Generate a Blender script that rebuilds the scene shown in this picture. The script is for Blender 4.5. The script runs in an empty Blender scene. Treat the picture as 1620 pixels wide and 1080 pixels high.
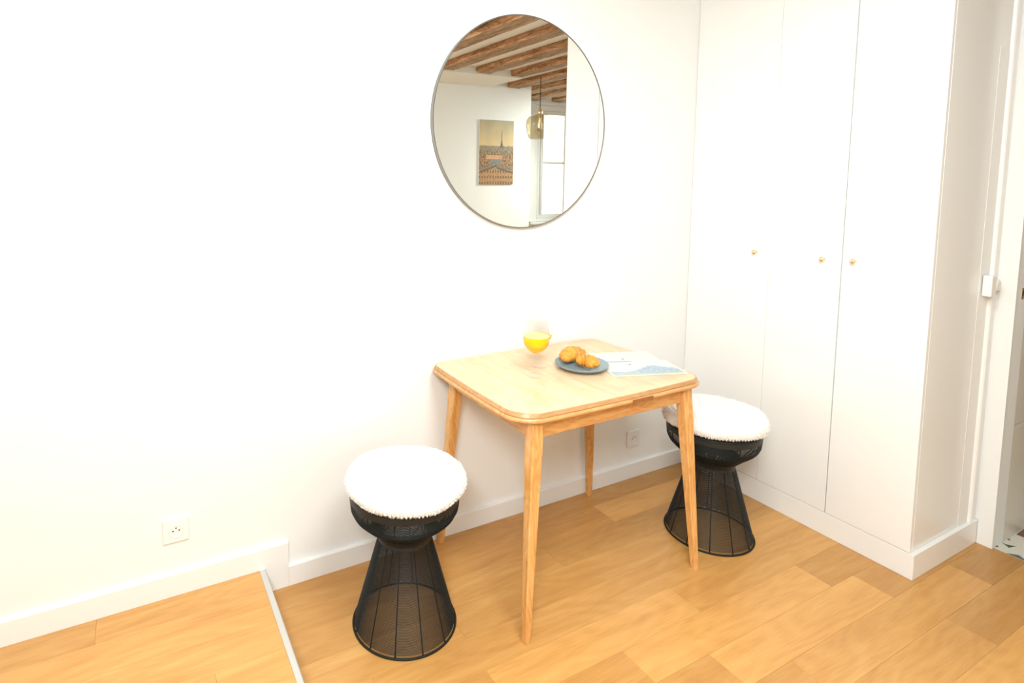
import bpy, bmesh, math, random
from mathutils import Vector, Matrix, noise
random.seed(7)
SC = bpy.context.scene
COL = SC.collection
PI = math.pi

# ------------------------------------------------------------------ camera, world, light, exposure
cam_d = bpy.data.cameras.new('camera'); cam = bpy.data.objects.new('camera', cam_d); COL.objects.link(cam)
_R = Vector((0.89020247, -0.45553885, 0.00489176))
_F = Vector((0.45412273, 0.88647902, -0.08903641))
_U = Vector((0.0362231, 0.08148189, 0.99601636))
M = Matrix(((_R.x, _U.x, -_F.x, 0), (_R.y, _U.y, -_F.y, -2.03667), (_R.z, _U.z, -_F.z, 1.5), (0, 0, 0, 1)))
cam.matrix_world = M
cam_d.sensor_fit = 'HORIZONTAL'; cam_d.sensor_width = 36.0
cam_d.lens = 919.7075 / 1620 * 36.0
cam_d.shift_x = (810 - 674.876) / 1620
cam_d.shift_y = (362.94 - 540) / 1620
cam_d.clip_start = 0.02
SC.camera = cam

w = bpy.data.worlds.new('daylight'); SC.world = w; w.use_nodes = True
w.node_tree.nodes['Background'].inputs[0].default_value = (1.0, 0.93, 0.82, 1)
w.node_tree.nodes['Background'].inputs[1].default_value = 6.0

def area(name, loc, aim, size, power, color):
    d = bpy.data.lights.new(name, 'AREA'); d.shape = 'DISK'; d.size = size; d.energy = power; d.color = color
    o = bpy.data.objects.new(name, d); COL.objects.link(o); o.location = loc
    o.rotation_euler = (Vector(aim) - Vector(loc)).to_track_quat('-Z', 'Y').to_euler()
    return o
area('ceiling_flash', (-0.5, -2.45, 2.40), (1.5, -0.1, 1.35), 0.7, 88, (0.955, 0.985, 1.0))
area('room_fill', (0.85, -1.55, 2.44), (1.3, -1.45, 0.0), 0.8, 46, (0.94, 1.0, 0.99))  # added fill light to even out the room, not an actual fitting

fl = area('far_room_fill', (5.2, -2.7, 2.40), (3.7, -3.5, 1.1), 0.7, 34, (0.94, 1.0, 0.97)); fl.data.spread = math.radians(95)  # added fill brightening the reflected far room, placed out of the mirror's view

SC.view_settings.view_transform = 'Standard'; SC.view_settings.look = 'None'
SC.view_settings.gamma = 1.0; SC.view_settings.use_curve_mapping = False
SC.view_settings.exposure = -0.21

# ------------------------------------------------------------------ materials
def srgb(r, g, b):
    f = lambda c: ((c / 255 + 0.055) / 1.055) ** 2.4 if c > 10 else c / 255 / 12.92
    return (f(r), f(g), f(b), 1)
def mat(name, col, rough=0.5, metal=0.0, bump=0.0, bscale=60, spec=0.5, var=0.0, vscale=8, trans=0.0, ior=1.45, coat=0.0):
    m = bpy.data.materials.new(name); m.use_nodes = True
    nt = m.node_tree; b = nt.nodes['Principled BSDF']
    b.inputs['Base Color'].default_value = col; b.inputs['Roughness'].default_value = rough
    b.inputs['Metallic'].default_value = metal; b.inputs['Specular IOR Level'].default_value = spec
    b.inputs['Transmission Weight'].default_value = trans; b.inputs['IOR'].default_value = ior
    b.inputs['Coat Weight'].default_value = coat
    if var > 0 or bump > 0:
        tc = nt.nodes.new('ShaderNodeTexCoord')
    if var > 0:
        n = nt.nodes.new('ShaderNodeTexNoise'); n.inputs['Scale'].default_value = vscale; n.inputs['Detail'].default_value = 4
        nt.links.new(tc.outputs['Object'], n.inputs['Vector'])
        r = nt.nodes.new('ShaderNodeValToRGB')
        r.color_ramp.elements[0].position = 0.3; r.color_ramp.elements[1].position = 0.7
        r.color_ramp.elements[0].color = tuple(c * (1 - var) for c in col[:3]) + (1,)
        r.color_ramp.elements[1].color = tuple(min(1, c * (1 + var)) for c in col[:3]) + (1,)
        nt.links.new(n.outputs['Fac'], r.inputs[0]); nt.links.new(r.outputs[0], b.inputs['Base Color'])
    if bump > 0:
        n2 = nt.nodes.new('ShaderNodeTexNoise'); n2.inputs['Scale'].default_value = bscale; n2.inputs['Detail'].default_value = 3
        nt.links.new(tc.outputs['Object'], n2.inputs['Vector'])
        bp = nt.nodes.new('ShaderNodeBump'); bp.inputs['Strength'].default_value = bump; bp.inputs['Distance'].default_value = 0.004
        nt.links.new(n2.outputs['Fac'], bp.inputs['Height']); nt.links.new(bp.outputs[0], b.inputs['Normal'])
    return m

def wood(name, c0, c1, c2, axis=0, rough=0.35, use_obj_color=False, fine=1.0, knots=0.0, wide=0.32):
    """Oak-like grain running along local axis: stretched noise, cathedral rings, fine pores."""
    m = bpy.data.materials.new(name); m.use_nodes = True
    nt = m.node_tree; N = nt.nodes; L = nt.links; b = N['Principled BSDF']
    b.inputs['Roughness'].default_value = rough;
    tc = N.new('ShaderNodeTexCoord'); oi = N.new('ShaderNodeObjectInfo')
    mul = N.new('ShaderNodeVectorMath'); mul.operation = 'SCALE'; mul.inputs[0].default_value = (17.3, 9.1, 5.7)
    L.new(oi.outputs['Random'], mul.inputs['Scale'])
    add = N.new('ShaderNodeVectorMath'); add.operation = 'ADD'
    L.new(tc.outputs['Object'], add.inputs[0]); L.new(mul.outputs[0], add.inputs[1])
    def mapped(along, across):
        mp = N.new('ShaderNodeMapping'); s = [across] * 3; s[axis] = along; mp.inputs['Scale'].default_value = s
        L.new(add.outputs[0], mp.inputs[0]); return mp
    # broad tone
    a = N.new('ShaderNodeTexNoise'); a.inputs['Scale'].default_value = 1; a.inputs['Detail'].default_value = 5; a.inputs['Distortion'].default_value = 0.8
    L.new(mapped(2.2 * fine, 20 * fine).outputs[0], a.inputs['Vector']); a.inputs['Roughness'].default_value = 0.62
    # rings : sine of distorted across coordinate
    d = N.new('ShaderNodeTexNoise'); d.inputs['Scale'].default_value = 1; d.inputs['Detail'].default_value = 2
    L.new(mapped(1.3 * fine, 5.0 * fine).outputs[0], d.inputs['Vector'])
    mm = N.new('ShaderNodeMath'); mm.operation = 'MULTIPLY'; mm.inputs[1].default_value = 95
    L.new(d.outputs['Fac'], mm.inputs[0])
    sn = N.new('ShaderNodeMath'); sn.operation = 'SINE'; L.new(mm.outputs[0], sn.inputs[0])
    # pores
    p = N.new('ShaderNodeTexNoise'); p.inputs['Scale'].default_value = 1; p.inputs['Detail'].default_value = 3
    L.new(mapped(18 * fine, 230 * fine).outputs[0], p.inputs['Vector'])
    r = N.new('ShaderNodeValToRGB'); cr = r.color_ramp
    cr.elements[0].position = wide; cr.elements[0].color = c0
    cr.elements[1].position = 1 - wide; cr.elements[1].color = c2
    e = cr.elements.new(0.5); e.color = c1
    s1 = N.new('ShaderNodeMath'); s1.operation = 'MULTIPLY_ADD'; s1.inputs[1].default_value = 0.06
    L.new(sn.outputs[0], s1.inputs[0]); L.new(a.outputs['Fac'], s1.inputs[2])
    s2 = N.new('ShaderNodeMath'); s2.operation = 'MULTIPLY_ADD'; s2.inputs[1].default_value = 0.42
    sub = N.new('ShaderNodeMath'); sub.operation = 'SUBTRACT'; sub.inputs[1].default_value = 0.5
    L.new(p.outputs['Fac'], sub.inputs[0]); L.new(sub.outputs[0], s2.inputs[0]); L.new(s1.outputs[0], s2.inputs[2])
    L.new(s2.outputs[0], r.inputs[0])
    out = r.outputs[0]
    if use_obj_color:
        mx = N.new('ShaderNodeMix'); mx.data_type = 'RGBA'; mx.blend_type = 'MULTIPLY'; mx.inputs[0].default_value = 1
        L.new(out, mx.inputs[6]); L.new(oi.outputs['Color'], mx.inputs[7]); out = mx.outputs[2]
    if knots > 0:
        v = N.new('ShaderNodeTexVoronoi'); v.inputs['Scale'].default_value = 1
        L.new(mapped(1.5, 3.6).outputs[0], v.inputs['Vector'])
        kr = N.new('ShaderNodeValToRGB'); kr.color_ramp.elements[0].position = 0.02; kr.color_ramp.elements[0].color = (0.42, 0.30, 0.2, 1)
        kr.color_ramp.elements[1].position = 0.13; kr.color_ramp.elements[1].color = (1, 1, 1, 1)
        L.new(v.outputs['Distance'], kr.inputs[0])
        mk = N.new('ShaderNodeMix'); mk.data_type = 'RGBA'; mk.blend_type = 'MULTIPLY'; mk.inputs[0].default_value = knots
        L.new(out, mk.inputs[6]); L.new(kr.outputs[0], mk.inputs[7]); out = mk.outputs[2]
    L.new(out, b.inputs['Base Color'])
    bp = N.new('ShaderNodeBump'); bp.inputs['Strength'].default_value = 0.12; bp.inputs['Distance'].default_value = 0.001
    L.new(p.outputs['Fac'], bp.inputs['Height']); L.new(bp.outputs[0], b.inputs['Normal'])
    return m

MT = {}
MT['wall'] = mat('wall_paint', (0.885, 0.90, 0.885, 1), 0.6, bump=0.06, bscale=90)
MT['trim'] = mat('trim_gloss_paint', (0.88, 0.885, 0.865, 1), 0.28)
MT['cupboard'] = mat('cupboard_paint', (0.885, 0.89, 0.87, 1), 0.22, bump=0.015, bscale=14)
MT['floor'] = wood('floor_oak', srgb(186, 134, 72), srgb(204, 153, 87), srgb(216, 170, 105), 0, 0.33, True, 0.8, 0.3, 0.13)
MT['table'] = wood('table_oak', srgb(224, 190, 150), srgb(231, 200, 162), srgb(237, 209, 174), 1, 0.34, False, 1.6)
MT['tleg'] = wood('table_leg_oak', srgb(205, 146, 80), srgb(224, 168, 100), srgb(236, 186, 122), 2, 0.36, False, 2.2)
MT['apron'] = wood('table_apron_oak', srgb(205, 146, 80), srgb(222, 166, 100), srgb(234, 184, 120), 0, 0.36, False, 2.2)
MT['edge'] = wood('table_edge_oak', srgb(196, 142, 86), srgb(210, 158, 100), srgb(222, 172, 116), 0, 0.34, False, 2.0)
MT['band'] = wood('table_band_oak', srgb(178, 130, 84), srgb(192, 144, 96), srgb(204, 156, 106), 0, 0.36, False, 2.0)
MT['grip'] = mat('dark_oak_grip', srgb(150, 98, 52), 0.5, var=0.15, vscale=40)
MT['beam'] = wood('old_beam_wood', srgb(128, 104, 80), srgb(160, 134, 104), srgb(190, 160, 128), 1, 0.8, False, 1.2, 0.6)
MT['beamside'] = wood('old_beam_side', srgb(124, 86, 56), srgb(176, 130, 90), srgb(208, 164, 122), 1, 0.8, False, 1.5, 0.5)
MT['sub'] = mat('subfloor', srgb(120, 80, 45), 0.9, var=0.1)
MT['alu'] = mat('brushed_metal', (0.70, 0.71, 0.70, 1), 0.38, 0.75, bump=0.03, bscale=200)
MT['black'] = mat('black_wire', (0.011, 0.013, 0.011, 1), 0.55, 0.0, spec=0.3)
MT['blackpan'] = mat('black_sheet', (0.014, 0.016, 0.015, 1), 0.5)
MT['wool'] = mat('white_wool', (0.93, 0.91, 0.88, 1), 0.95, bump=0.5, bscale=160, spec=0.1)
MT['brass'] = mat('brass', (0.90, 0.70, 0.45, 1), 0.28, 1.0)
MT['mirror'] = mat('mirror_silver', (0.86, 0.885, 0.855, 1), 0.0, 1.0)
MT['mframe'] = mat('mirror_frame_metal', (0.26, 0.25, 0.235, 1), 0.35, 0.8)
MT['glass'] = mat('clear_glass', (1, 1, 1, 1), 0.0, trans=1.0, ior=1.45)
MT['juice'] = mat('orange_juice', (1.0, 0.55, 0.0, 1), 0.25, var=0.04, vscale=60)
MT['foam'] = mat('juice_froth', srgb(255, 232, 150), 0.6)
MT['plate'] = mat('blue_grey_stoneware', srgb(132, 155, 164), 0.3, var=0.1, vscale=30, coat=0.3)
MT['plastic'] = mat('white_plastic', (0.9, 0.89, 0.87, 1), 0.25)
MT['hole'] = mat('socket_hole_dark', (0.03, 0.03, 0.03, 1), 0.6)
MT['tile'] = mat('cream_wall_tile', (0.80, 0.745, 0.64, 1), 0.22, var=0.02)
MT['grout'] = mat('grout', (0.86, 0.84, 0.80, 1), 0.8)
MT['terrazzo'] = mat('terrazzo_base', srgb(222, 218, 205), 0.4, var=0.06, vscale=120)
MT['chipg'] = mat('terrazzo_chip_green', srgb(78, 92, 76), 0.35, var=0.1, vscale=60)
MT['chipb'] = mat('terrazzo_chip_brown', srgb(120, 88, 66), 0.35, var=0.1, vscale=60)
MT['chipk'] = mat('terrazzo_chip_grey', srgb(96, 104, 106), 0.35, var=0.1, vscale=60)
MT['cord'] = mat('lamp_cord', (0.03, 0.025, 0.02, 1), 0.6)
MT['smoke'] = mat('amber_smoked_glass', (0.93, 0.87, 0.74, 1), 0.04, trans=1.0, ior=1.3, bump=0.25, bscale=25)
MT['bulb'] = mat('bulb_glass', (1.0, 0.97, 0.92, 1), 0.1, trans=0.9, ior=1.2)

def thin_glass(name, tint, gloss=0.04, bump=0.0):
    m = bpy.data.materials.new(name); m.use_nodes = True; nt = m.node_tree; N = nt.nodes; L = nt.links
    N.remove(N['Principled BSDF']); out = N['Material Output']
    t = N.new('ShaderNodeBsdfTransparent'); t.inputs[0].default_value = tint
    g = N.new('ShaderNodeBsdfGlossy'); g.inputs['Roughness'].default_value = gloss
    f = N.new('ShaderNodeLayerWeight'); f.inputs['Blend'].default_value = 0.5
    pw = N.new('ShaderNodeMath'); pw.operation = 'POWER'; pw.inputs[1].default_value = 4.0; L.new(f.outputs['Facing'], pw.inputs[0])
    ma = N.new('ShaderNodeMath'); ma.operation = 'MULTIPLY_ADD'; ma.inputs[1].default_value = 0.5; ma.inputs[2].default_value = 0.022; L.new(pw.outputs[0], ma.inputs[0])
    mx = N.new('ShaderNodeMixShader'); L.new(ma.outputs[0], mx.inputs[0]); L.new(t.outputs[0], mx.inputs[1]); L.new(g.outputs[0], mx.inputs[2])
    L.new(mx.outputs[0], out.inputs['Surface'])
    if bump:
        n = N.new('ShaderNodeTexNoise'); n.inputs['Scale'].default_value = 30
        tc = N.new('ShaderNodeTexCoord'); L.new(tc.outputs['Object'], n.inputs['Vector'])
        b = N.new('ShaderNodeBump'); b.inputs['Strength'].default_value = bump; b.inputs['Distance'].default_value = 0.01
        L.new(n.outputs['Fac'], b.inputs['Height']); L.new(b.outputs[0], g.inputs['Normal']); L.new(b.outputs[0], f.inputs['Normal'])
    return m
MT['glass'] = thin_glass('clear_glass', (0.998, 0.998, 0.997, 1))
MT['smoke'] = thin_glass('amber_smoked_glass', (0.90, 0.86, 0.77, 1), 0.12, 0.5)
# croissant
def croissant_mat():
    m = mat('croissant_crust', srgb(232, 158, 62), 0.42, bump=0.5, bscale=90, var=0.28, vscale=38, coat=0.05)
    return m
MT['crust'] = croissant_mat()

def attr_mat(name, rough):
    m = bpy.data.materials.new(name); m.use_nodes = True
    b = m.node_tree.nodes['Principled BSDF']; b.inputs['Roughness'].default_value = rough
    a = m.node_tree.nodes.new('ShaderNodeVertexColor'); a.layer_name = 'print'
    m.node_tree.links.new(a.outputs['Color'], b.inputs['Base Color'])
    return m
MT['print'] = attr_mat('printed_paper', 0.55)

# ------------------------------------------------------------------ builders
def link(name, me, m=None, parent=None):
    o = bpy.data.objects.new(name, me); COL.objects.link(o)
    if m is not None and len(me.materials) == 0: me.materials.append(m)
    if parent is not None: o.parent = parent
    return o
def obj(name, bm, m, parent=None, smooth=False, auto=None):
    bmesh.ops.recalc_face_normals(bm, faces=bm.faces)
    me = bpy.data.meshes.new(name)
    if smooth:
        for f in bm.faces: f.smooth = True
        if auto:
            for e in bm.edges:
                if len(e.link_faces) == 2 and e.calc_face_angle(0) > auto: e.smooth = False
    bm.to_mesh(me); bm.free()
    return link(name, me, m, parent)
def tag(o, label=None, cat=None, group=None, kind=None):
    if label: o['label'] = label
    if cat: o['category'] = cat
    if group: o['group'] = group
    if kind: o['kind'] = kind
    return o
def struct(o): o['kind'] = 'structure'; return o
def empty(name, loc, label, cat, group=None, rz=0):
    o = bpy.data.objects.new(name, None); COL.objects.link(o); o.location = loc; o.rotation_euler = (0, 0, rz)
    o.empty_display_size = 0.1
    return tag(o, label, cat, group)
def bx(bm, x0, x1, y0, y1, z0, z1, bev=0.0, seg=1):
    vs = [bm.verts.new((x, y, z)) for x in (x0, x1) for y in (y0, y1) for z in (z0, z1)]
    fs = [(0, 1, 3, 2), (4, 6, 7, 5), (0, 4, 5, 1), (2, 3, 7, 6), (0, 2, 6, 4), (1, 5, 7, 3)]
    F = [bm.faces.new([vs[i] for i in f]) for f in fs]
    if bev > 0:
        es = list({e for f in F for e in f.edges})
        bmesh.ops.bevel(bm, geom=es, offset=bev, segments=seg, affect='EDGES', profile=0.5)
    return vs
def box(name, x0, x1, y0, y1, z0, z1, m, parent=None, bev=0.0, seg=1):
    """box whose mesh origin is its own base centre"""
    cx, cy = (x0 + x1) / 2, (y0 + y1) / 2
    bm = bmesh.new(); bx(bm, x0 - cx, x1 - cx, y0 - cy, y1 - cy, 0, z1 - z0, bev, seg)
    o = obj(name, bm, m, parent); o.location = (cx, cy, z0); return o
def lathe(bm, prof, n=48, c=(0, 0, 0), closed=False):
    rings = []
    for r, z in prof:
        if r < 1e-6: rings.append([bm.verts.new((c[0], c[1], c[2] + z))])
        else: rings.append([bm.verts.new((c[0] + r * math.cos(2 * PI * i / n), c[1] + r * math.sin(2 * PI * i / n), c[2] + z)) for i in range(n)])
    pairs = list(zip(rings, rings[1:]))
    if closed: pairs.append((rings[-1], rings[0]))
    for a, b in pairs:
        for i in range(n):
            j = (i + 1) % n
            if len(a) == 1 and len(b) == 1: continue
            if len(a) == 1: bm.faces.new((a[0], b[i], b[j]))
            elif len(b) == 1: bm.faces.new((a[i], b[0], a[j]))
            else: bm.faces.new((a[i], b[i], b[j], a[j]))
def tube(bm, pts, r, n=8, closed=False, cap=True):
    pts = [Vector(p) for p in pts]; rings = []; N = len(pts); up = None
    for i, p in enumerate(pts):
        t = (pts[(i + 1) % N] - pts[i - 1]) if closed else (pts[min(i + 1, N - 1)] - pts[max(i - 1, 0)])
        t.normalize()
        if up is None:
            up = Vector((0, 0, 1)) if abs(t.z) < 0.9 else Vector((1, 0, 0))
        s = t.cross(up).normalized(); up = s.cross(t).normalized()
        rr = r[i] if isinstance(r, (list, tuple)) else r
        rings.append([bm.verts.new(p + (s * math.cos(2 * PI * k / n) + up * math.sin(2 * PI * k / n)) * rr) for k in range(n)])
    for i in range(N if closed else N - 1):
        a, b = rings[i], rings[(i + 1) % N]
        for k in range(n): bm.faces.new((a[k], a[(k + 1) % n], b[(k + 1) % n], b[k]))
    if cap and not closed:
        bm.faces.new(rings[0][::-1]); bm.faces.new(rings[-1])
def dup(root, loc, rz=0, label=None, group=None):
    r = root.copy(); COL.objects.link(r); r.location = loc; r.rotation_euler = (0, 0, rz)
    if label: r['label'] = label
    if group: r['group'] = group
    for ch in list(root.children):
        c = ch.copy(); COL.objects.link(c); c.parent = r
        for g in list(ch.children):
            d = g.copy(); COL.objects.link(d); d.parent = c
    return r
def slab(name, boxes, m):
    """structure mesh joined from boxes (one surface of the room)"""
    bm = bmesh.new()
    for b in boxes: bx(bm, *b)
    return struct(obj(name, bm, m))

# ------------------------------------------------------------------ the room
STEP = 0.0918; XS = 0.39; XW = 2.567; YW = -1.039; XD = 3.0915
ZC = 2.554
slab('wall_back', [(-2.4, 3.8, 0.0, 0.12, -0.1, ZC)], MT['wall'])
slab('wall_left', [(-2.4, -2.25, -3.6, 0.0, -0.1, ZC)], MT['wall'])
slab('wall_picture', [(-2.25, 4.12, -3.6, -3.45, -0.1, ZC), (3.97, 4.12, -4.3, -3.6, -0.1, ZC)], MT['wall'])
slab('wall_soffit', [(-2.25, 3.54, -3.45, -2.83, 2.487, ZC)], MT['wall'])
# window wall with its opening  x 4.70..5.62  z 0.93..2.43
slab('wall_window', [(4.12, 4.70, -4.3, -4.14, -0.1, ZC), (5.62, 6.3, -4.3, -4.14, -0.1, ZC), (4.70, 5.62, -4.3, -4.14, -0.1, 0.93), (4.70, 5.62, -4.3, -4.14, 2.44, ZC)], MT['wall'])
slab('wall_right', [(6.3, 6.45, -4.3, 0.0, -0.1, ZC)], MT['wall'])
# wall between the room and the bathroom: lintel over the doorway and the pier beyond it
slab('wall_doorway', [(XD + 0.012, XD + 0.10, -1.088, YW + 0.02, 0.0, ZC), (XD + 0.012, XD + 0.10, -1.60, -1.088, 2.38, ZC), (XD + 0.012, 6.3, -1.62, -1.55, 0.0, ZC)], MT['wall'])
slab('ceiling', [(-2.4, 6.45, -4.3, 0.12, ZC, ZC + 0.1)], MT['wall'])

# rough ceiling beams, each a thing of its own running from the mirror wall to the far wall
def beam(i, x0):
    random.seed(100 + i)
    x1 = x0 + 0.158 + random.uniform(-0.006, 0.012)
    yend = -3.45 if x0 < 3.96 else -4.14
    if x1 < 3.56: yend = -2.83
    if x0 > 3.05: ystart = -1.62 if x0 > 3.0 else 0
    ystart = 0.0
    L = -yend; n = int(L / 0.045); prof = []
    zt = ZC - 0.001; zb = 2.5; xc = (x0 + x1) / 2; hw = (x1 - x0) / 2
    # section points going round: top-left, mid-left, low-left, bottom x3, low-right, mid-right, top-right
    sec = [(-hw, zt), (-hw, (zt * 2 + zb) / 3), (-hw, (zt + 2 * zb) / 3), (-hw, zb + 0.02), (-hw + 0.012, zb), (-hw * 0.4, zb), (hw * 0.4, zb), (hw - 0.012, zb), (hw, zb + 0.02), (hw, (zt + 2 * zb) / 3), (hw, (zt * 2 + zb) / 3), (hw, zt)]
    bm = bmesh.new(); rings = []
    for k in range(n + 1):
        y = ystart - L * k / n; ring = []
        for q, (dx, z) in enumerate(sec):
            nz = noise.noise(Vector((i * 9.1 + q * 0.37, y * 3.1, z * 4)))
            n2 = noise.noise(Vector((i * 5.3 + q * 1.7, y * 17, z * 21)))
            amp = 0.026 if q in (1, 2, 3, 8, 9, 10) else 0.004
            side = -1 if dx < 0 else 1
            ring.append(bm.verts.new((dx + side * (nz * amp + n2 * amp * 0.55), y - (ystart + yend) / 2, z - zb + (0.004 * n2 if 3 < q < 8 else (0 if q in (0, 11) else 0.010 * n2)))))
        rings.append(ring)
    for a, b in zip(rings, rings[1:]):
        for q in range(len(sec)):
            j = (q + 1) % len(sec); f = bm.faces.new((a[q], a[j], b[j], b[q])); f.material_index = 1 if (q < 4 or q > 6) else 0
    bm.faces.new(rings[0]); bm.faces.new(rings[-1][::-1])
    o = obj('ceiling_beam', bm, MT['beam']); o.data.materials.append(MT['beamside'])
    o.location = (xc, (ystart + yend) / 2, zb)
    return o
beams = {}
for i in range(-4, 9):
    x0 = 2.605 + 0.394 * i
    if 0.0 < x0 < 5.6: beams[i] = beam(i, x0)
vis = {-1: 'rough timber ceiling beam, topmost in the mirror, cut by its upper left rim',
       0: 'thick rough ceiling beam, second from the top left in the mirror',
       1: 'rough brown ceiling beam in the middle of those ending at the white soffit, seen in the mirror',
       2: 'orange-edged rough ceiling beam directly above the start of the picture wall, seen in the mirror',
       3: 'darker ceiling beam just left of the pendant cord, reflected above the picture wall',
       4: 'dark ceiling beam behind the pendant cord, reflected in the mirror',
       5: 'dark ceiling beam nearest above the window, lowest of those in the mirror'}
for i, o in beams.items():
    if i in vis: tag(o, vis[i], 'beam', 'rough ceiling beams')
    else: tag(o, 'rough timber ceiling beam overhead, outside the mirror view', 'beam', 'rough ceiling beams out of view')

# ---- oak plank floor
def plank(parent, x0, x1, y0, y1, ztop, tone):
    g = 0.0002; b = 0.0005; th = 0.010
    cx, cy = (x0 + x1) / 2, (y0 + y1) / 2; hx, hy = (x1 - x0) / 2 - g, (y1 - y0) / 2 - g
    bm = bmesh.new()
    lo = [bm.verts.new((sx * hx, sy * hy, -th)) for sx, sy in ((-1, -1), (1, -1), (1, 1), (-1, 1))]
    md = [bm.verts.new((sx * hx, sy * hy, -b)) for sx, sy in ((-1, -1), (1, -1), (1, 1), (-1, 1))]
    tp = [bm.verts.new((sx * (hx - b), sy * (hy - b), 0)) for sx, sy in ((-1, -1), (1, -1), (1, 1), (-1, 1))]
    for i in range(4):
        j = (i + 1) % 4
        bm.faces.new((lo[i], lo[j], md[j], md[i])); bm.faces.new((md[i], md[j], tp[j], tp[i]))
    bm.faces.new(tp)
    o = obj('plank', bm, MT['floor'], parent); o.location = (cx, cy, ztop); o.color = tone
    return o
def tone(v, warm=0.0): return (v, v * (1 - 0.05 * warm), v * (1 - 0.12 * warm), 1)
floor = slab('floor', [(XS - 0.02, XD + 0.012, -2.6, 0.0, -0.1, -0.0102), (XS - 0.02, 6.3, -4.14, -2.6, -0.1, -0.0102), (XD + 0.012, 6.3, -2.6, -1.55, -0.1, -0.0102)], MT['sub'])
JO = {0: [(2.10, 0.86, 1.0)], 1: [(1.850, 1.10, 0.2)], 2: [(1.45, 0.86, .8)], 3: [(0.93, 0.95, .4), (2.22, .9, .7)], 4: [(0.60, 1.0, .3), (2.034, 1.04, .4)],
      5: [(0.92, 1.12, 0), (1.72, 1.04, .4)], 6: [(1.348, 1.14, 0.1), (2.265, 0.95, 0.7)], 7: [(1.585, 1.14, 0.1), (2.403, 0.92, 0.8)],
      8: [(1.792, 1.04, 0.4), (2.81, 0.86, 1.0)], 9: [(1.22, 1.0, 0.4), (2.45, .90, .7)]}
FIRST = [(.90, .9), (.92, 1.0), (0.93, .7), (1.0, .4), (.97, .5), (0.94, .9), (1.0, .6), (0.98, .7), (0.97, .9), (1.02, .4)]
YTOP = 0.0133; RW = 0.13333
random.seed(3)
row = 0
while True:
    ya = min(0.0, YTOP - RW * row) if row else 0.0
    yb = YTOP - RW * (row + 1)
    if yb < -4.14: break
    xe = XD + 0.012 if ya > -1.55 else 6.3
    xa = XS - 0.001
    if row in JO:
        js = JO[row]; xs = [xa] + [j[0] for j in js] + [xe]; tn = [FIRST[row]] + [(j[1], j[2]) for j in js]
    else:
        xs = [xa]; x = xa + random.uniform(0.3, 1.2); tn = []
        while x < xe - 0.25:
            xs.append(x); x += random.uniform(0.8, 1.5)
        xs.append(xe); tn = [(random.uniform(0.86, 1.1), random.uniform(0, 1)) for _ in xs]
    for k in range(len(xs) - 1):
        plank(floor, xs[k], xs[k + 1], yb, ya, 0.0, tone(1 + (tn[k][0] - 1) * 1.25, tn[k][1]))
    row += 1
# raised floor on the left
rfloor = slab('floor_raised', [(-2.25, XS - 0.02, -3.45, 0.0, -0.1, STEP - 0.0102)], MT['sub'])
random.seed(11)
row = 0; yb = 0
while yb > -3.4:
    ya = yb; yb = -0.13 - 0.1345 * row
    if yb < -3.45: break
    if row == 0: xs = [-2.25, -1.3, -0.14, XS - 0.021]; tn = [(1, .4), (.94, .6), (1.0, .4)]
    elif row == 1: xs = [-2.25, -1.0, XS - 0.021]; tn = [(1, .4), (1.06, .2)]
    elif row == 2: xs = [-2.25, -1.6, -0.6, XS - 0.021]; tn = [(1, .4), (1.05, .3), (1.02, .3)]
    elif row == 3: xs = [-2.25, -0.95, 0.17, XS - 0.021]; tn = [(1, .4), (1.0, .3), (1.10, .1)]
    else:
        xs = [-2.25]; x = -2.25 + random.uniform(.3, 1)
        while x < XS - 0.3: xs.append(x); x += random.uniform(.7, 1.3)
        xs.append(XS - 0.021); tn = [(random.uniform(.9, 1.1), random.uniform(0, 1)) for _ in xs]
    for k in range(len(xs) - 1): plank(rfloor, xs[k], xs[k + 1], yb, ya, STEP, tone(tn[k][0] * 1.06, tn[k][1] * 0.6))
    row += 1
# metal stair nosing (L profile with rounded front)
bm = bmesh.new()
pr = [(XS - 0.021, STEP - 0.010), (XS - 0.021, STEP + 0.0012), (XS - 0.004, STEP + 0.0016), (XS - 0.001, STEP), (XS, STEP - 0.004), (XS, STEP - 0.028), (XS - 0.003, STEP - 0.028), (XS - 0.003, STEP - 0.010)]
va = [bm.verts.new((x, -0.001, z)) for x, z in pr]; vb = [bm.verts.new((x, -3.45, z)) for x, z in pr]
for i in range(len(pr)):
    j = (i + 1) % len(pr); bm.faces.new((va[i], va[j], vb[j], vb[i]))
bm.faces.new(va); bm.faces.new(vb[::-1])
struct(obj('trim_1', bm, MT['alu']))
# riser board under the nosing
slab('trim_2', [(XS - 0.018, XS - 0.0035, -3.45, -0.001, 0.0005, STEP - 0.0105)], MT['trim'])

# ---- skirting boards (profiled, rounded top edge)
def skirting(name, x0, x1, z0, z1, y=0.0, t=0.015):
    bm = bmesh.new()
    pr = [(0, z0), (-t, z0), (-t, z1 - 0.004), (-t + 0.0012, z1 - 0.0012), (-t + 0.004, z1), (0, z1)]
    a = [bm.verts.new((x0, y + p[0], p[1])) for p in pr]; b = [bm.verts.new((x1, y + p[0], p[1])) for p in pr]
    for i in range(len(pr)):
        j = (i + 1) % len(pr); bm.faces.new((a[i], a[j], b[j], b[i]))
    bm.faces.new(a[::-1]); bm.faces.new(b)
    return struct(obj(name, bm, MT['trim']))
skirting('baseboard_back_raised', -2.25, XS + 0.0005, STEP + 0.0005, STEP + 0.079)
skirting('baseboard_back_step', XS + 0.0005, 0.474, 0.0005, STEP + 0.079)
skirting('baseboard_back', 0.4745, XW, 0.0005, 0.077)

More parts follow.
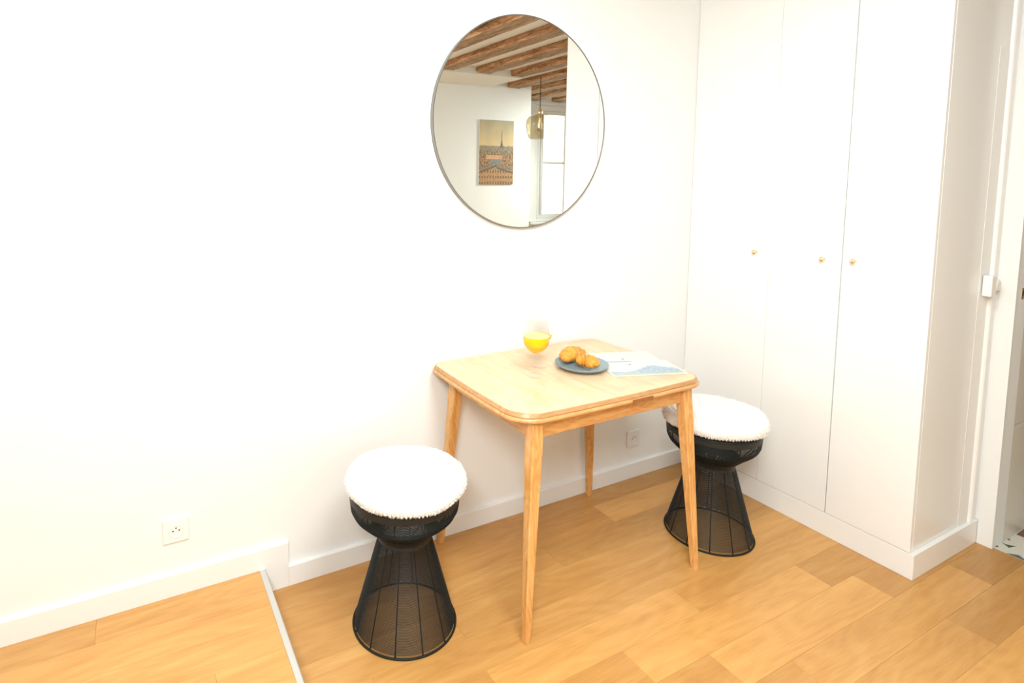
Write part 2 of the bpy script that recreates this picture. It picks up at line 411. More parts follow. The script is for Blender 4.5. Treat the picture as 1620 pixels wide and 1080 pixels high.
# ------------------------------------------------------------------ wardrobe
war = empty('wardrobe', (2.85, -0.52, 0), 'tall white built-in wardrobe with three flush doors and small brass knobs', 'wardrobe')
def wpart(name, x0, x1, y0, y1, z0, z1, m=None, bev=0.0, parent=None):
    o = box(name, x0, x1, y0, y1, z0, z1, m or MT['cupboard'], None, bev, 2)
    p = parent or war
    base = Vector((2.85, -0.52, 0))
    o.parent = p
    if p is war: o.location = o.location - base
    else: o.location = o.location - base - Vector(p.location)
    return o
WT = 2.499
YP = -1.024
wpart('plinth', XW, XD, YW, -0.002, 0.0005, 0.0985, MT['trim'], 0.0012)
wpart('side_panel', XW + 0.021, XD + 0.011, YP, YP + 0.020, 0.0995, WT, bev=0.0005)
wpart('carcass', XW + 0.0225, XD, YP + 0.0205, -0.0025, 0.0995, WT)
wpart('filler_strip', XW + 0.003, XW + 0.0215, -0.020, -0.002, 0.0995, WT)
doors = [(-0.4222, -0.0206), (-0.7208, -0.4236), (YP + 0.0005, -0.7245)]
dob = []
for ya, yb in doors:
    dob.append(wpart('door', XW + 0.001, XW + 0.0205, ya, yb, 0.1005, WT - 0.004, bev=0.0014))
def knob_bm():
    bm = bmesh.new()
    pr = [(0.0, 0.0), (0.0065, 0.0), (0.0065, 0.002), (0.0040, 0.005), (0.0042, 0.010), (0.0085, 0.0135), (0.0105, 0.0175), (0.0100, 0.0215), (0.0065, 0.0245), (0.0, 0.0255)]
    lathe(bm, pr, 24)
    bmesh.ops.rotate(bm, cent=(0, 0, 0), matrix=Matrix.Rotation(-PI / 2, 3, 'Y'), verts=bm.verts)
    return bm
km = None
for d, (ky, kz) in zip(dob, [(-0.360, 1.167), (-0.654, 1.170), (-0.770, 1.177)]):
    if km is None:
        k = obj('knob', knob_bm(), MT['brass'], None, True, 0.9); km = k.data
    else: k = link('knob', km)
    k.parent = d; k.location = Vector((XW + 0.0012, ky, kz)) - Vector((2.85, -0.52, 0)) - d.location
    k['label'] = 'small round brass knob'
# board and moulding between the wardrobe side and the doorway
struct(box('trim_3', 2.942, 3.024, YP - 0.0020, YP - 0.0005, 0.0995, 2.0, MT['trim'], None, 0))
bm = bmesh.new()
pr = [(3.024, 0), (3.026, -0.009), (3.031, -0.013), (3.036, -0.012), (3.040, -0.007), (3.060, -0.006), (3.0855, -0.0055), (3.0895, 0)]
a = [bm.verts.new((x, YP - 0.0005 + y, 0.0995)) for x, y in pr]; b = [bm.verts.new((x, YP - 0.0005 + y, WT)) for x, y in pr]
for i in range(len(pr)):
    j = (i + 1) % len(pr); bm.faces.new((a[i], a[j], b[j], b[i]))
bm.faces.new(a); bm.faces.new(b[::-1])
struct(obj('trim_4', bm, MT['trim']))
# door frame post
slab('door_1', [(XD - 0.006, XD + 0.0115, -1.090, -1.0405, 0.0005, 2.42), (XD - 0.001, XD + 0.0115, -1.0405, YP - 0.0005, 0.0995, 2.42), (XD - 0.006, XD + 0.0115, -1.60, -1.0905, 2.375, 2.42)], MT['trim'])

# white latch box beside the frame
lb = empty('door_latch', (3.03, YP - 0.004, 1.049), 'small white latch box with a round thumb turn beside the doorway', 'latch')
def lpart(name, bm, m, sm=False): return obj(name, bm, m, lb, sm, 0.6)
bm = bmesh.new(); bx(bm, -0.072, -0.030, -0.030, -0.0005, 0.0, 0.082, 0.004, 2); lpart('case', bm, MT['plastic'])
bm = bmesh.new(); bx(bm, -0.030, 0.012, -0.018, -0.0005, 0.006, 0.076, 0.003, 2); lpart('keeper', bm, MT['plastic'])
bm = bmesh.new(); lathe(bm, [(0, 0), (0.024, 0), (0.024, 0.006), (0.020, 0.012), (0.008, 0.014), (0, 0.014)], 28)
bmesh.ops.rotate(bm, cent=(0, 0, 0), matrix=Matrix.Rotation(PI / 2, 3, 'X'), verts=bm.verts)
bmesh.ops.translate(bm, vec=(-0.008, -0.018, 0.041), verts=bm.verts); lpart('thumb_turn', bm, MT['plastic'], True)

# ---- bathroom beyond the doorway: tiled wall, terrazzo floor
slab('wall_bathroom', [(XD + 0.012, 6.3, -1.080, YW + 0.03, 0.0, ZC)], MT['grout'])
wb = bpy.data.objects['wall_bathroom']
for c in range(4):
    for r in range(-1, 4):
        z0 = 0.5015 + 0.60 * r; z1 = z0 + 0.597
        z0 = max(z0, 0.001); z1 = min(z1, ZC - 0.01)
        xa = XD + 0.0125 + 0.60 * c
        t = box('tile', xa, xa + 0.597, -1.0878, -1.0795, z0, z1, MT['tile'], wb, 0.001)
bf = slab('floor_bathroom', [(XD + 0.012, 6.3, -1.55, -1.0, -0.1, -0.0002)], MT['terrazzo'])
def chip(pts, m):
    cx = sum(p[0] for p in pts) / len(pts); cy = sum(p[1] for p in pts) / len(pts)
    bm = bmesh.new()
    a = [bm.verts.new((x - cx, y - cy, 0)) for x, y in pts]; b = [bm.verts.new((x - cx, y - cy, 0.0006)) for x, y in pts]
    bm.faces.new(b)
    for i in range(len(pts)): bm.faces.new((a[i], a[(i + 1) % len(pts)], b[(i + 1) % len(pts)], b[i]))
    o = obj('chip', bm, m, bf); o.location = (cx, cy, -0.0002); return o
chip([(3.182, -1.0885), (3.181, -1.103), (3.201, -1.127), (3.162, -1.117)], MT['chipg'])
chip([(3.106, -1.127), (3.134, -1.156), (3.120, -1.176), (3.106, -1.180)], MT['chipk'])
chip([(3.312, -1.092), (3.397, -1.090), (3.37, -1.13), (3.311, -1.116)], MT['chipb'])
chip([(3.37, -1.10), (3.41, -1.10), (3.40, -1.145), (3.345, -1.125)], MT['chipg'])
chip([(3.229, -1.0895), (3.245, -1.091), (3.231, -1.101)], MT['chipb'])
chip([(3.118, -1.089), (3.141, -1.089), (3.128, -1.097)], MT['chipg'])
random.seed(21)
placed = [(3.18, -1.11), (3.12, -1.15), (3.35, -1.11), (3.38, -1.12), (3.235, -1.095), (3.13, -1.09)]
while len(placed) < 120:
    x, y = random.uniform(3.12, 4.6), random.uniform(-1.53, -1.10)
    if any((x - q[0]) ** 2 + (y - q[1]) ** 2 < 0.055 ** 2 for q in placed): continue
    placed.append((x, y)); s = random.uniform(0.010, 0.022); a0 = random.uniform(0, 6.3); n = random.choice((3, 4, 4, 5))
    chip([(x + s * random.uniform(.7, 1.15) * math.cos(a0 + 2 * PI * k / n), y + s * random.uniform(.7, 1.1) * math.sin(a0 + 2 * PI * k / n)) for k in range(n)], random.choice((MT['chipg'], MT['chipb'], MT['chipk'])))
# brass strike plate on the reveal
st = empty('strike_plate', (3.146, -1.0890, 1.03), 'small brass strike plate on the doorway reveal', 'strike plate')
bm = bmesh.new(); bx(bm, -0.010, 0.012, -0.0012, 0.0012, 0, 0.045, 0.0008); obj('plate', bm, MT['brass'], st)
bm = bmesh.new(); bx(bm, -0.004, 0.006, -0.0016, 0.0, 0.012, 0.033, 0); obj('latch_hole', bm, MT['hole'], st)

# ------------------------------------------------------------------ wall sockets
def socket(name, x, z, label):
    r = empty(name, (x, 0.0, z), label, 'socket', 'white wall sockets')
    bm = bmesh.new(); bx(bm, -0.0405, 0.0405, -0.0085, -0.0003, -0.0405, 0.0405, 0.0022, 3); obj('cover_plate', bm, MT['plastic'], r)
    bm = bmesh.new()
    prof = [(0.0215, 0.0), (0.0225, 0.0022), (0.0212, 0.003), (0.0202, 0.0022), (0.0198, 0.0)]
    lathe(bm, prof, 40); bmesh.ops.rotate(bm, cent=(0, 0, 0), matrix=Matrix.Rotation(PI / 2, 3, 'X'), verts=bm.verts)
    bmesh.ops.translate(bm, vec=(0, -0.0083, -0.002), verts=bm.verts); obj('rim', bm, MT['plastic'], r, True)
    for dx, dz in ((-0.0095, 0.0), (0.0095, 0.0), (0.0, 0.009)):
        bm = bmesh.new(); lathe(bm, [(0.0, 0.0), (0.0026, 0.0), (0.0026, 0.0004), (0, 0.0004)], 12)
        bmesh.ops.rotate(bm, cent=(0, 0, 0), matrix=Matrix.Rotation(PI / 2, 3, 'X'), verts=bm.verts)
        bmesh.ops.translate(bm, vec=(dx, -0.0084, dz), verts=bm.verts); h = obj('pin_hole', bm, MT['hole'], r); h['label'] = 'dark pin hole'
    return r
socket('wall_socket', 0.101, 0.317, 'white square wall socket above the raised floor at left')
socket('wall_socket', 2.214, 0.201, 'white square wall socket seen under the table, above the skirting')

# ------------------------------------------------------------------ round mirror
mr = empty('wall_mirror', (1.499, -0.001, 1.7298), 'large round wall mirror in a thin dark metal frame above the table', 'mirror')
bm = bmesh.new(); lathe(bm, [(0.4424, 0.0), (0.4424, 0.0205), (0.4418, 0.0212), (0.4388, 0.0212), (0.4382, 0.0195), (0.4382, 0.0)], 160, closed=True)
bmesh.ops.rotate(bm, cent=(0, 0, 0), matrix=Matrix.Rotation(PI / 2, 3, 'X'), verts=bm.verts); obj('frame', bm, MT['mframe'], mr, True, 0.5)
bm = bmesh.new(); lathe(bm, [(0.0, 0.004), (0.4381, 0.004), (0.4381, 0.0190), (0.0, 0.0190)], 160)
bmesh.ops.rotate(bm, cent=(0, 0, 0), matrix=Matrix.Rotation(PI / 2, 3, 'X'), verts=bm.verts)
g = obj('mirror_glass', bm, MT['mirror'], mr); g['label'] = 'silvered mirror glass'

# ------------------------------------------------------------------ table
TX, TY = 1.487, -0.318
tab = empty('table', (TX, TY, 0), 'square light oak extending table with tapered splayed legs against the wall', 'table')
def outline(inset, z, hx=0.433, hy=0.306, rc=0.098, bow=0.008, nc=10, ns=8):
    pts = []
    hx -= inset; hy -= inset; r = rc - inset * 0.6
    corners = [(hx - r, hy - r, 0), (-(hx - r), hy - r, 90), (-(hx - r), -(hy - r), 180), (hx - r, -(hy - r), 270)]
    corners = [((hx - rr_ if a in (0, 270) else -(hx - rr_)), (hy - rr_ if a in (0, 90) else -(hy - rr_)), a, rr_) for a, rr_ in ((0, r * 0.42), (90, r * 0.36), (180, r), (270, r * 0.8))]
    for (cx, cy, a, r) in corners:
        for k in range(nc + 1):
            t = math.radians(a + 90 * k / nc)
            x, y = cx + r * math.cos(t), cy + r * math.sin(t)
            pts.append((x, y))
    out = []
    n = len(pts)
    for i in range(n):
        out.append(pts[i])
        if (i + 1) % (nc + 1) == 0:
            q = pts[(i + 1) % n]
            for s in range(1, ns):
                f = s / ns; out.append((pts[i][0] + (q[0] - pts[i][0]) * f, pts[i][1] + (q[1] - pts[i][1]) * f))
    res = []
    for x, y in out:
        # gentle outward bow of each side
        bxx = bow * (1 - (y / hy) ** 2) * (1 if x > 0 else -1) * min(1, abs(x) / hx) ** 4
        byy = bow * (1 - (x / hx) ** 2) * (1 if y > 0 else -1) * min(1, abs(y) / hy) ** 4
        res.append((x + bxx, y + byy, z))
    return res
def loft(levels):
    bm = bmesh.new(); rings = [[bm.verts.new(p) for p in outline(i, z)] for i, z in levels]
    for a, b in zip(rings, rings[1:]):
        for k in range(len(a)): bm.faces.new((a[k], a[(k + 1) % len(a)], b[(k + 1) % len(a)], b[k]))
    bm.faces.new(rings[0][::-1]); bm.faces.new(rings[-1])
    return bm
o = obj('tabletop', loft([(0.012, 0.7440), (0.0118, 0.7560), (0.0135, 0.7570)]), MT['table'], tab, True, 0.5)
o = obj('edge_band', loft([(0.0135, 0.7425), (0.0065, 0.7425), (0.0045, 0.7435), (0.0095, 0.7550), (0.0112, 0.7562), (0.0125, 0.7562)]), MT['band'], tab, True, 0.5); o['label'] = 'darker bevelled oak edge band'
o = obj('lower_leaf', loft([(0.020, 0.7215), (0.010, 0.7220), (0.004, 0.7248), (0.0005, 0.7300), (0.0005, 0.7345), (0.003, 0.7395), (0.008, 0.7420), (0.012, 0.7422)]), MT['edge'], tab, True, 0.7)
bm = bmesh.new()   # recessed pull in the front edge of the lower leaf
gx0, gx1 = 1.522 - TX, 1.622 - TX; yy = -0.306 - 0.008
bx(bm, gx0, gx1, yy - 0.0012, yy + 0.010, 0.7255, 0.7385, 0.0015, 2)
o = obj('pull_slot', bm, MT['grip'], tab); o['label'] = 'darker wooden pull slot in the front edge'
# apron
for nm, b in (('apron', (-0.332, 0.332, -0.270, -0.250)), ('apron', (-0.332, 0.332, 0.232, 0.252))):
    bm = bmesh.new(); bx(bm, b[0], b[1], b[2], b[3], 0.662, 0.7203, 0.001); obj(nm, bm, MT['apron'], tab)
side = wood('table_side_apron_oak', srgb(205, 146, 80), srgb(222, 166, 100), srgb(234, 184, 120), 1, 0.36, False, 2.2)
for sx in (-1, 1):
    bm = bmesh.new(); bx(bm, sx * 0.350 - 0.010, sx * 0.350 + 0.010, -0.245, 0.228, 0.662, 0.7203, 0.001); obj('apron', bm, side, tab)
def leg(tx, ty, fx, fy):
    bm = bmesh.new(); rings = []
    levels = [(0.7203, 0.0225), (0.655, 0.0225), (0.60, 0.0222), (0.30, 0.0165), (0.02, 0.0118), (0.0005, 0.0112)]
    for z, h in levels:
        t = 0 if z > 0.655 else (0.655 - z) / 0.655
        t = (0.7203 - z) / 0.7203
        cx, cy = tx + (fx - tx) * t, ty + (fy - ty) * t
        c = h * 0.22
        rings.append([bm.verts.new((cx + x, cy + y, z)) for x, y in ((-h + c, -h), (h - c, -h), (h, -h + c), (h, h - c), (h - c, h), (-h + c, h), (-h, h - c), (-h, -h + c))])
    for a, b in zip(rings, rings[1:]):
        for k in range(8): bm.faces.new((a[k], a[(k + 1) % 8], b[(k + 1) % 8], b[k]))
    bm.faces.new(rings[0]); bm.faces.new(rings[-1][::-1])
    return obj('leg', bm, MT['tleg'], tab, True, 0.5)
for sx in (-1, 1):
    for sy in (-1, 1):
        leg(sx * 0.348 + 0.004, (-0.262 if sy < 0 else 0.238), sx * 0.402 + 0.010, (-0.302 if sy < 0 else 0.280))

# ------------------------------------------------------------------ wire stools with wool cushions
def stool_r(z):
    P = [(0.0, 0.173), (0.302, 0.089), (0.312, 0.0875), (0.325, 0.094), (0.352, 0.122), (0.378, 0.153), (0.395, 0.170), (0.413, 0.179), (0.440, 0.182), (0.470, 0.181)]
    for (za, ra), (zb, rb) in zip(P, P[1:]):
        if z <= zb: return ra + (rb - ra) * (z - za) / (zb - za)
    return P[-1][1]
st1 = empty('stool', (0.786, -0.352, 0), 'black wire hourglass stool with white fluffy cushion at left of the table', 'stool', 'wire stools at the table', rz=0)
bm = bmesh.new()
def ring(bm, r, z, wr, n=56, k=4): tube(bm, [(r * math.cos(2 * PI * i / n), r * math.sin(2 * PI * i / n), z) for i in range(n)], wr, k, True)
z = 0.014
while z < 0.468:
    rr = stool_r(z); slope = abs(stool_r(z + 0.002) - rr) / 0.002
    ring(bm, rr, z, 0.00092)
    z += 0.0030 / math.sqrt(1 + slope * slope)
wv = obj('wire_weave', bm, MT['black'], st1); wv['kind'] = 'stuff'
NR = 12
r0 = None
for k in range(NR):
    if r0 is None:
        bm = bmesh.new(); pts = []
        for i in range(30):
            z = 0.006 + (0.468 - 0.006) * i / 29; pts.append((stool_r(z) - 0.0012, 0, z))
        tube(bm, pts, 0.0022, 8); r0 = obj('rib', bm, MT['black'], st1, True); rb = r0
    else: rb = link('rib', r0.data, None, st1)
    rb.rotation_euler = (0, 0, 2 * PI * (k + 0.83) / NR)
# diagonal brace wires in the bowl
r0 = None
for k in range(NR):
    if r0 is None:
        bm = bmesh.new(); pts = []
        for i in range(14):
            f = i / 13; z = 0.335 + 0.130 * f; a = 2 * PI / NR * f; r = stool_r(z) - 0.004
            pts.append((r * math.cos(a), r * math.sin(a), z))
        tube(bm, pts, 0.0018, 6); r0 = obj('diagonal_brace', bm, MT['black'], st1, True); rb = r0
    else: rb = link('diagonal_brace', r0.data, None, st1)
    rb.rotation_euler = (0, 0, 2 * PI * (k + 0.83) / NR)
for nm, r, z, wr in (('base_ring', 0.1732, 0.0042, 0.0038), ('top_ring', 0.181, 0.470, 0.004)):
    bm = bmesh.new(); ring(bm, r, z, wr, 72, 8); obj(nm, bm, MT['black'], st1, True)
bm = bmesh.new()   # tightly wound waist band
lathe(bm, [(0.0905, 0.302), (0.0890, 0.312), (0.0960, 0.325), (0.113, 0.342), (0.110, 0.3435), (0.093, 0.327), (0.0862, 0.312), (0.0875, 0.302)], 64, closed=True)
obj('waist_band', bm, MT['blackpan'], st1, True, 0.6)
bm = bmesh.new(); lathe(bm, [(0.1835, 0.446), (0.1835, 0.469), (0.1815, 0.469), (0.1815, 0.446)], 64, closed=True); obj('rim_band', bm, MT['blackpan'], st1, True, 0.6)
bm = bmesh.new(); lathe(bm, [(0, 0.4685), (0.172, 0.4685), (0.1765, 0.471), (0.172, 0.4735), (0, 0.4735)], 64); obj('seat_plate', bm, MT['blackpan'], st1, True, 0.6)

def cushion_mesh(seed):
    bm = bmesh.new(); R = 0.2; n = 96; random.seed(seed)
    prof = [(0.0, 0.0)] + [(R * 0.93 * k / 5, 0.0005) for k in range(1, 5)]
    for k in range(0, 13):
        t = -PI / 2 + PI * k / 12
        prof.append((R - 0.024 + 0.024 * math.cos(t), 0.0275 + 0.026 * math.sin(t)))
    for k in range(1, 9):
        f = 1 - k / 8; prof.append(((R - 0.024) * f, 0.0535 + 0.006 * (1 - f * f)))
    lathe(bm, prof, n)
    for v in bm.verts:
        a = math.atan2(v.co.y, v.co.x); r = math.hypot(v.co.x, v.co.y)
        if r < 1e-6: continue
        big = noise.noise(Vector((math.cos(a) * 1.3 + seed, math.sin(a) * 1.3, 0))) * 0.010 * (r / R) ** 2
        sm = noise.noise(v.co * 60 + Vector((seed, 0, 0))) * 0.0028
        d = v.co.normalized()
        v.co.x *= 1 + (big + sm) / r; v.co.y *= 1 + (big + sm) / r
        v.co.z += sm * 0.6 if v.co.z > 0.003 else 0
    return bm
def wool_tufts(seed, base_bm_mesh):
    """short curved tufts of pile standing on the cushion"""
    random.seed(seed); me = base_bm_mesh; bm = bmesh.new()
    polys = [p for p in me.polygons if p.center.z > 0.004]
    areas = [p.area for p in polys]; tot = sum(areas)
    for p, ar in zip(polys, areas):
        k = ar / tot * 15000 * (1.0 if p.normal.z < 0.85 else 0.8); k = int(k) + (1 if random.random() < k - int(k) else 0)
        vs = [me.vertices[i].co for i in p.vertices]
        for _ in range(k):
            ws = [random.random() for _ in vs]; s = sum(ws); c = Vector((0, 0, 0))
            for w_, v in zip(ws, vs): c += v * (w_ / s)
            d = (p.normal + Vector((random.gauss(0, .5), random.gauss(0, .5), random.gauss(0, .35)))).normalized()
            sd = d.cross(Vector((random.gauss(0, 1), random.gauss(0, 1), random.gauss(0, 1)))).normalized() * 0.0011
            h = random.uniform(0.003, 0.0062)
            a = bm.verts.new(c - sd); b = bm.verts.new(c + sd)
            mid = c + d * h * 0.6
            e = bm.verts.new(mid + sd * 0.8); f = bm.verts.new(mid - sd * 0.8)
            tip = bm.verts.new(c + d * h + Vector((random.gauss(0, .0015), random.gauss(0, .0015), -0.001)))
            bm.faces.new((a, b, e, f)); bm.faces.new((f, e, tip))
    return bm
def cushion(seed, loc, label, zoff):
    c = empty('seat_cushion', loc, label, 'cushion', 'white fluffy stool cushions')
    pad = obj('pad', cushion_mesh(seed), MT['wool'], c, True)
    bmesh_t = wool_tufts(seed + 5, pad.data); t = obj('wool_pile', bmesh_t, MT['wool'], c); t['kind'] = 'stuff'
    return c
SR = (2.158, -0.483, 0)
st2 = dup(st1, SR, math.radians(14), 'black wire hourglass stool with white cushion at right of the table, beside the wardrobe')
cushion(1, (0.786, -0.358, 0.4765), 'round white fluffy cushion on the stool left of the table', 0)
cushion(8, (2.166, -0.477, 0.4765), 'round white fluffy cushion on the stool by the wardrobe', 0)

# ------------------------------------------------------------------ things on the table
ZT = 0.7573
gl = empty('wine_glass', (1.343, -0.322, ZT), 'stemmed wine glass half full of orange juice, the nearer of the two', 'glass', 'wine glasses of juice')
def bowl_r(z):   # outer radius against height
    P = [(0.0835, 0.0045), (0.088, 0.012), (0.095, 0.022), (0.106, 0.032), (0.120, 0.040), (0.138, 0.0440), (0.158, 0.0435), (0.180, 0.0405), (0.205, 0.0360), (0.222, 0.0335)]
    k = 1.0 + 0.13 * max(0, min(1, (z - 0.0835) / 0.03))
    if z <= P[0][0]: return P[0][1]
    for (za, ra), (zb, rb) in zip(P, P[1:]):
        if z <= zb:
            f = (z - za) / (zb - za); return (ra + (rb - ra) * f) * k
    return P[-1][1] * k
foot = [(0.0, 0.0), (0.034, 0.0), (0.0355, 0.0008), (0.034, 0.0018), (0.018, 0.0035), (0.008, 0.0065), (0.0042, 0.013), (0.0034, 0.030), (0.0033, 0.065), (0.0038, 0.078)]
outer = [(bowl_r(0.0835 + 0.1385 * k / 26), 0.0835 + 0.1385 * k / 26) for k in range(27)]
inner = [(max(0.0, bowl_r(z) - 0.0011), z) for r, z in reversed(outer) if z > 0.0865] + [(0.0, 0.0862)]
bm = bmesh.new(); lathe(bm, foot[3:] + outer[:1], 40); 
bm.free()
bm = bmesh.new(); lathe(bm, foot + outer + inner, 56)
g = obj('glass_body', bm, MT['glass'], gl, True, 0.9); g['label'] = 'clear glass bowl, stem and foot'
jz = 0.152
jp = [(0.0, 0.0866)] + [(max(0.001, bowl_r(0.087 + (jz - 0.087) * k / 16) - 0.00092), 0.087 + (jz - 0.087) * k / 16) for k in range(17)] + [(0.0, jz)]
bm = bmesh.new(); lathe(bm, jp, 56); j = obj('orange_juice', bm, MT['juice'], gl, True, 0.8); j['label'] = 'yellow-orange juice filling the lower half of the bowl'
bm = bmesh.new(); lathe(bm, [(0, jz + 0.0003), (bowl_r(jz) - 0.0013, jz + 0.0003), (bowl_r(jz) - 0.0011, jz + 0.0016), (0, jz + 0.0013)], 56); fo = obj('foam', bm, MT['foam'], gl, True, 0.8); fo['label'] = 'pale froth on the juice'
g2 = dup(gl, (1.430, -0.236, ZT), 0.4, 'stemmed wine glass of orange juice standing behind the nearer one')

g2['label'] = 'stemmed wine glass standing behind and partly hidden by the nearer glass of juice'
for ch in list(g2.children):
    if ch.name.startswith('orange_juice') or ch.name.startswith('foam'): bpy.data.objects.remove(ch)
j2 = 0.124
jp = [(0.0, 0.0866)] + [(max(0.001, bowl_r(0.087 + (j2 - 0.087) * k / 12) - 0.00085), 0.087 + (j2 - 0.087) * k / 12) for k in range(13)] + [(0.0, j2)]
bm = bmesh.new(); lathe(bm, jp, 56); obj('orange_juice', bm, MT['juice'], g2, True, 0.8)
pl = empty('plate', (1.561, -0.331, ZT), 'shallow blue-grey stoneware plate holding the croissants', 'plate')
bm = bmesh.new(); lathe(bm, [(0, 0.0), (0.058, 0.0), (0.064, 0.0025), (0.085, 0.0065), (0.100, 0.0155), (0.1035, 0.0205), (0.1030, 0.0222), (0.1005, 0.0212), (0.096, 0.0165), (0.083, 0.0098), (0.066, 0.0070), (0.0, 0.0065)], 72)
obj('dish', bm, MT['plate'], pl, True, 0.9)
bm = bmesh.new(); lathe(bm, [(0.055, 0.0003), (0.060, -0.0001), (0.0625, 0.0006), (0.060, 0.0016), (0.056, 0.0016)], 48, closed=True); obj('foot_ring', bm, MT['plate'], pl, True)

def croissant(name, loc, rz, length, rad, curl, label, tiltx=0.0, nseg=7, seed=0):
    root = empty(name, loc, label, 'croissant', 'croissants on the plate', rz)
    random.seed(seed)
    bm = bmesh.new(); nu, nv = 110, 40; rings = []
    for i in range(nu + 1):
        u = i / nu; s = (u - 0.5) * 2
        ang = s * curl
        Rr = length / (2 * curl)
        c = Vector((Rr * math.sin(ang), Rr * (math.cos(ang) - math.cos(curl)) , 0))
        env = max(0.0, 1 - abs(s) ** 2.2) ** 0.55
        # stepped dough layers : radius jumps at each wrap, skewed
        ph = (abs(s) * nseg * 0.5)
        step = (ph - math.floor(ph))
        r = rad * (0.12 + 0.88 * env) * (1.0 - 0.17 * step ** 1.6)
        t = Vector((math.cos(ang), -math.sin(ang), 0)); nrm = Vector((math.sin(ang), math.cos(ang), 0))
        ring_ = []
        for k in range(nv):
            a = 2 * PI * k / nv
            sk = (abs(s) + 0.10 * math.sin(a + seed)) * nseg * 0.5; sk -= math.floor(sk)
            rr = rad * (0.12 + 0.88 * env) * (1.0 - 0.38 * sk ** 1.6)
            rr *= 1 + 0.05 * noise.noise(Vector((u * 9 + seed, math.cos(a) * 2, math.sin(a) * 2)))
            flat = 0.86 if math.sin(a) < 0 else 1.0
            p = c + nrm * (math.cos(a) * rr) + Vector((0, 0, math.sin(a) * rr * 0.86 * flat))
            ring_.append(bm.verts.new((p.x, p.y, p.z + rad * 0.74)))
        rings.append(ring_)
    for a, b in zip(rings, rings[1:]):
        for k in range(nv): bm.faces.new((a[k], a[(k + 1) % nv], b[(k + 1) % nv], b[k]))
    bm.faces.new(rings[0][::-1]); bm.faces.new(rings[-1])
    for v in bm.verts: v.co.z = max(v.co.z, 0.0)
    o = obj('crust', bm, MT['crust'], root, True)
    o.rotation_euler = (tiltx, 0, 0)
    return root
croissant('croissant', (1.566, -0.300, ZT + 0.0110), math.radians(12), 0.140, 0.036, 1.0, 'golden croissant curving round the back of the plate', seed=2)
croissant('croissant', (1.550, -0.370, ZT + 0.0095), math.radians(-62), 0.092, 0.033, 0.75, 'smaller golden croissant at the front of the plate', seed=5, nseg=6)

# open leaflet: two panels, watercolour print
def print_panel(name, w_, d_, fn, parent, nx=150, ny=90, th=0.0004):
    bm = bmesh.new(); lay = bm.loops.layers.color.new('print')
    G = [[bm.verts.new((w_ * i / nx, d_ * j / ny, th + 0.0012 * math.sin(PI * i / nx) * (1 - j / ny) * 0)) for i in range(nx + 1)] for j in range(ny + 1)]
    for j in range(ny):
        for i in range(nx):
            f = bm.faces.new((G[j][i], G[j][i + 1], G[j + 1][i + 1], G[j + 1][i]))
            c = fn((i + .5) / nx, (j + .5) / ny)
            for l in f.loops: l[lay] = (c[0], c[1], c[2], 1)
    B = [bm.verts.new(p) for p in ((0, 0, 0), (w_, 0, 0), (w_, d_, 0), (0, d_, 0))]
    f = bm.faces.new(B[::-1])
    for l in f.loops: l[lay] = (.9, .9, .88, 1)
    me_border = [[G[0][i] for i in range(nx + 1)], [G[j][nx] for j in range(ny + 1)], [G[ny][i] for i in range(nx, -1, -1)], [G[j][0] for j in range(ny, -1, -1)]]
    for k, edge in enumerate(me_border):
        vs = edge + [B[(k + 1) % 4], B[k]]
        f = bm.faces.new(vs[::-1])
        for l in f.loops: l[lay] = (.9, .9, .88, 1)
    return obj(name, bm, MT['print'], parent)
def lin(c): return tuple(srgb(*c)[:3])
def mixc(a, b, t): t = max(0, min(1, t)); return tuple(x + (y - x) * t for x, y in zip(a, b))
PAPER = lin((244, 243, 238)); SKY = lin((226, 232, 236)); HILL = lin((203, 214, 224)); HILL2 = lin((218, 226, 231)); LAND = lin((218, 224, 208)); DARK = lin((130, 138, 144))
def front_page(u, v):
    if u < 0.03 or u > 0.97 or v < 0.06 or v > 0.95: return PAPER
    n = noise.noise(Vector((u * 5, v * 5, 0))); n2 = noise.noise(Vector((u * 22, v * 22, 3)))
    ridge = 0.30 + 0.34 * math.exp(-((u - 0.68) / 0.24) ** 2) + 0.05 * n2 + 0.05 * n
    if ((u - 0.42) / 0.018) ** 2 + ((v - 0.80) / 0.028) ** 2 < 1: return DARK
    if v > ridge: return mixc(SKY, PAPER, 0.6 + 0.5 * n)
    if v < 0.16: return mixc(LAND, HILL2, 0.4 + n)
    return mixc(HILL, HILL2, 0.5 + 1.2 * n2 + (0.4 if u < .4 else 0))
def back_page(u, v):
    if u < 0.03 or u > 0.97 or v > 0.90: return PAPER
    n = noise.noise(Vector((u * 6 + 9, v * 5, 0)))
    if v < 0.07 and u < 0.5: return mixc(DARK, HILL, 0.8)
    if ((u - 0.42) / 0.02) ** 2 + ((v - 0.28) / 0.04) ** 2 < 1: return DARK
    return mixc(PAPER, HILL2, 0.2 + 0.6 * n)
lf = empty('leaflet', (1.602, -0.465, ZT + 0.0002), 'open printed leaflet with pale blue mountain watercolours lying right of the plate', 'leaflet', rz=math.radians(-19.6))
p1 = print_panel('front_page', 0.300, 0.163, front_page, lf)
p2 = print_panel('back_page', 0.262, 0.128, back_page, lf); p2.location = (0.020, 0.1632, 0.0)

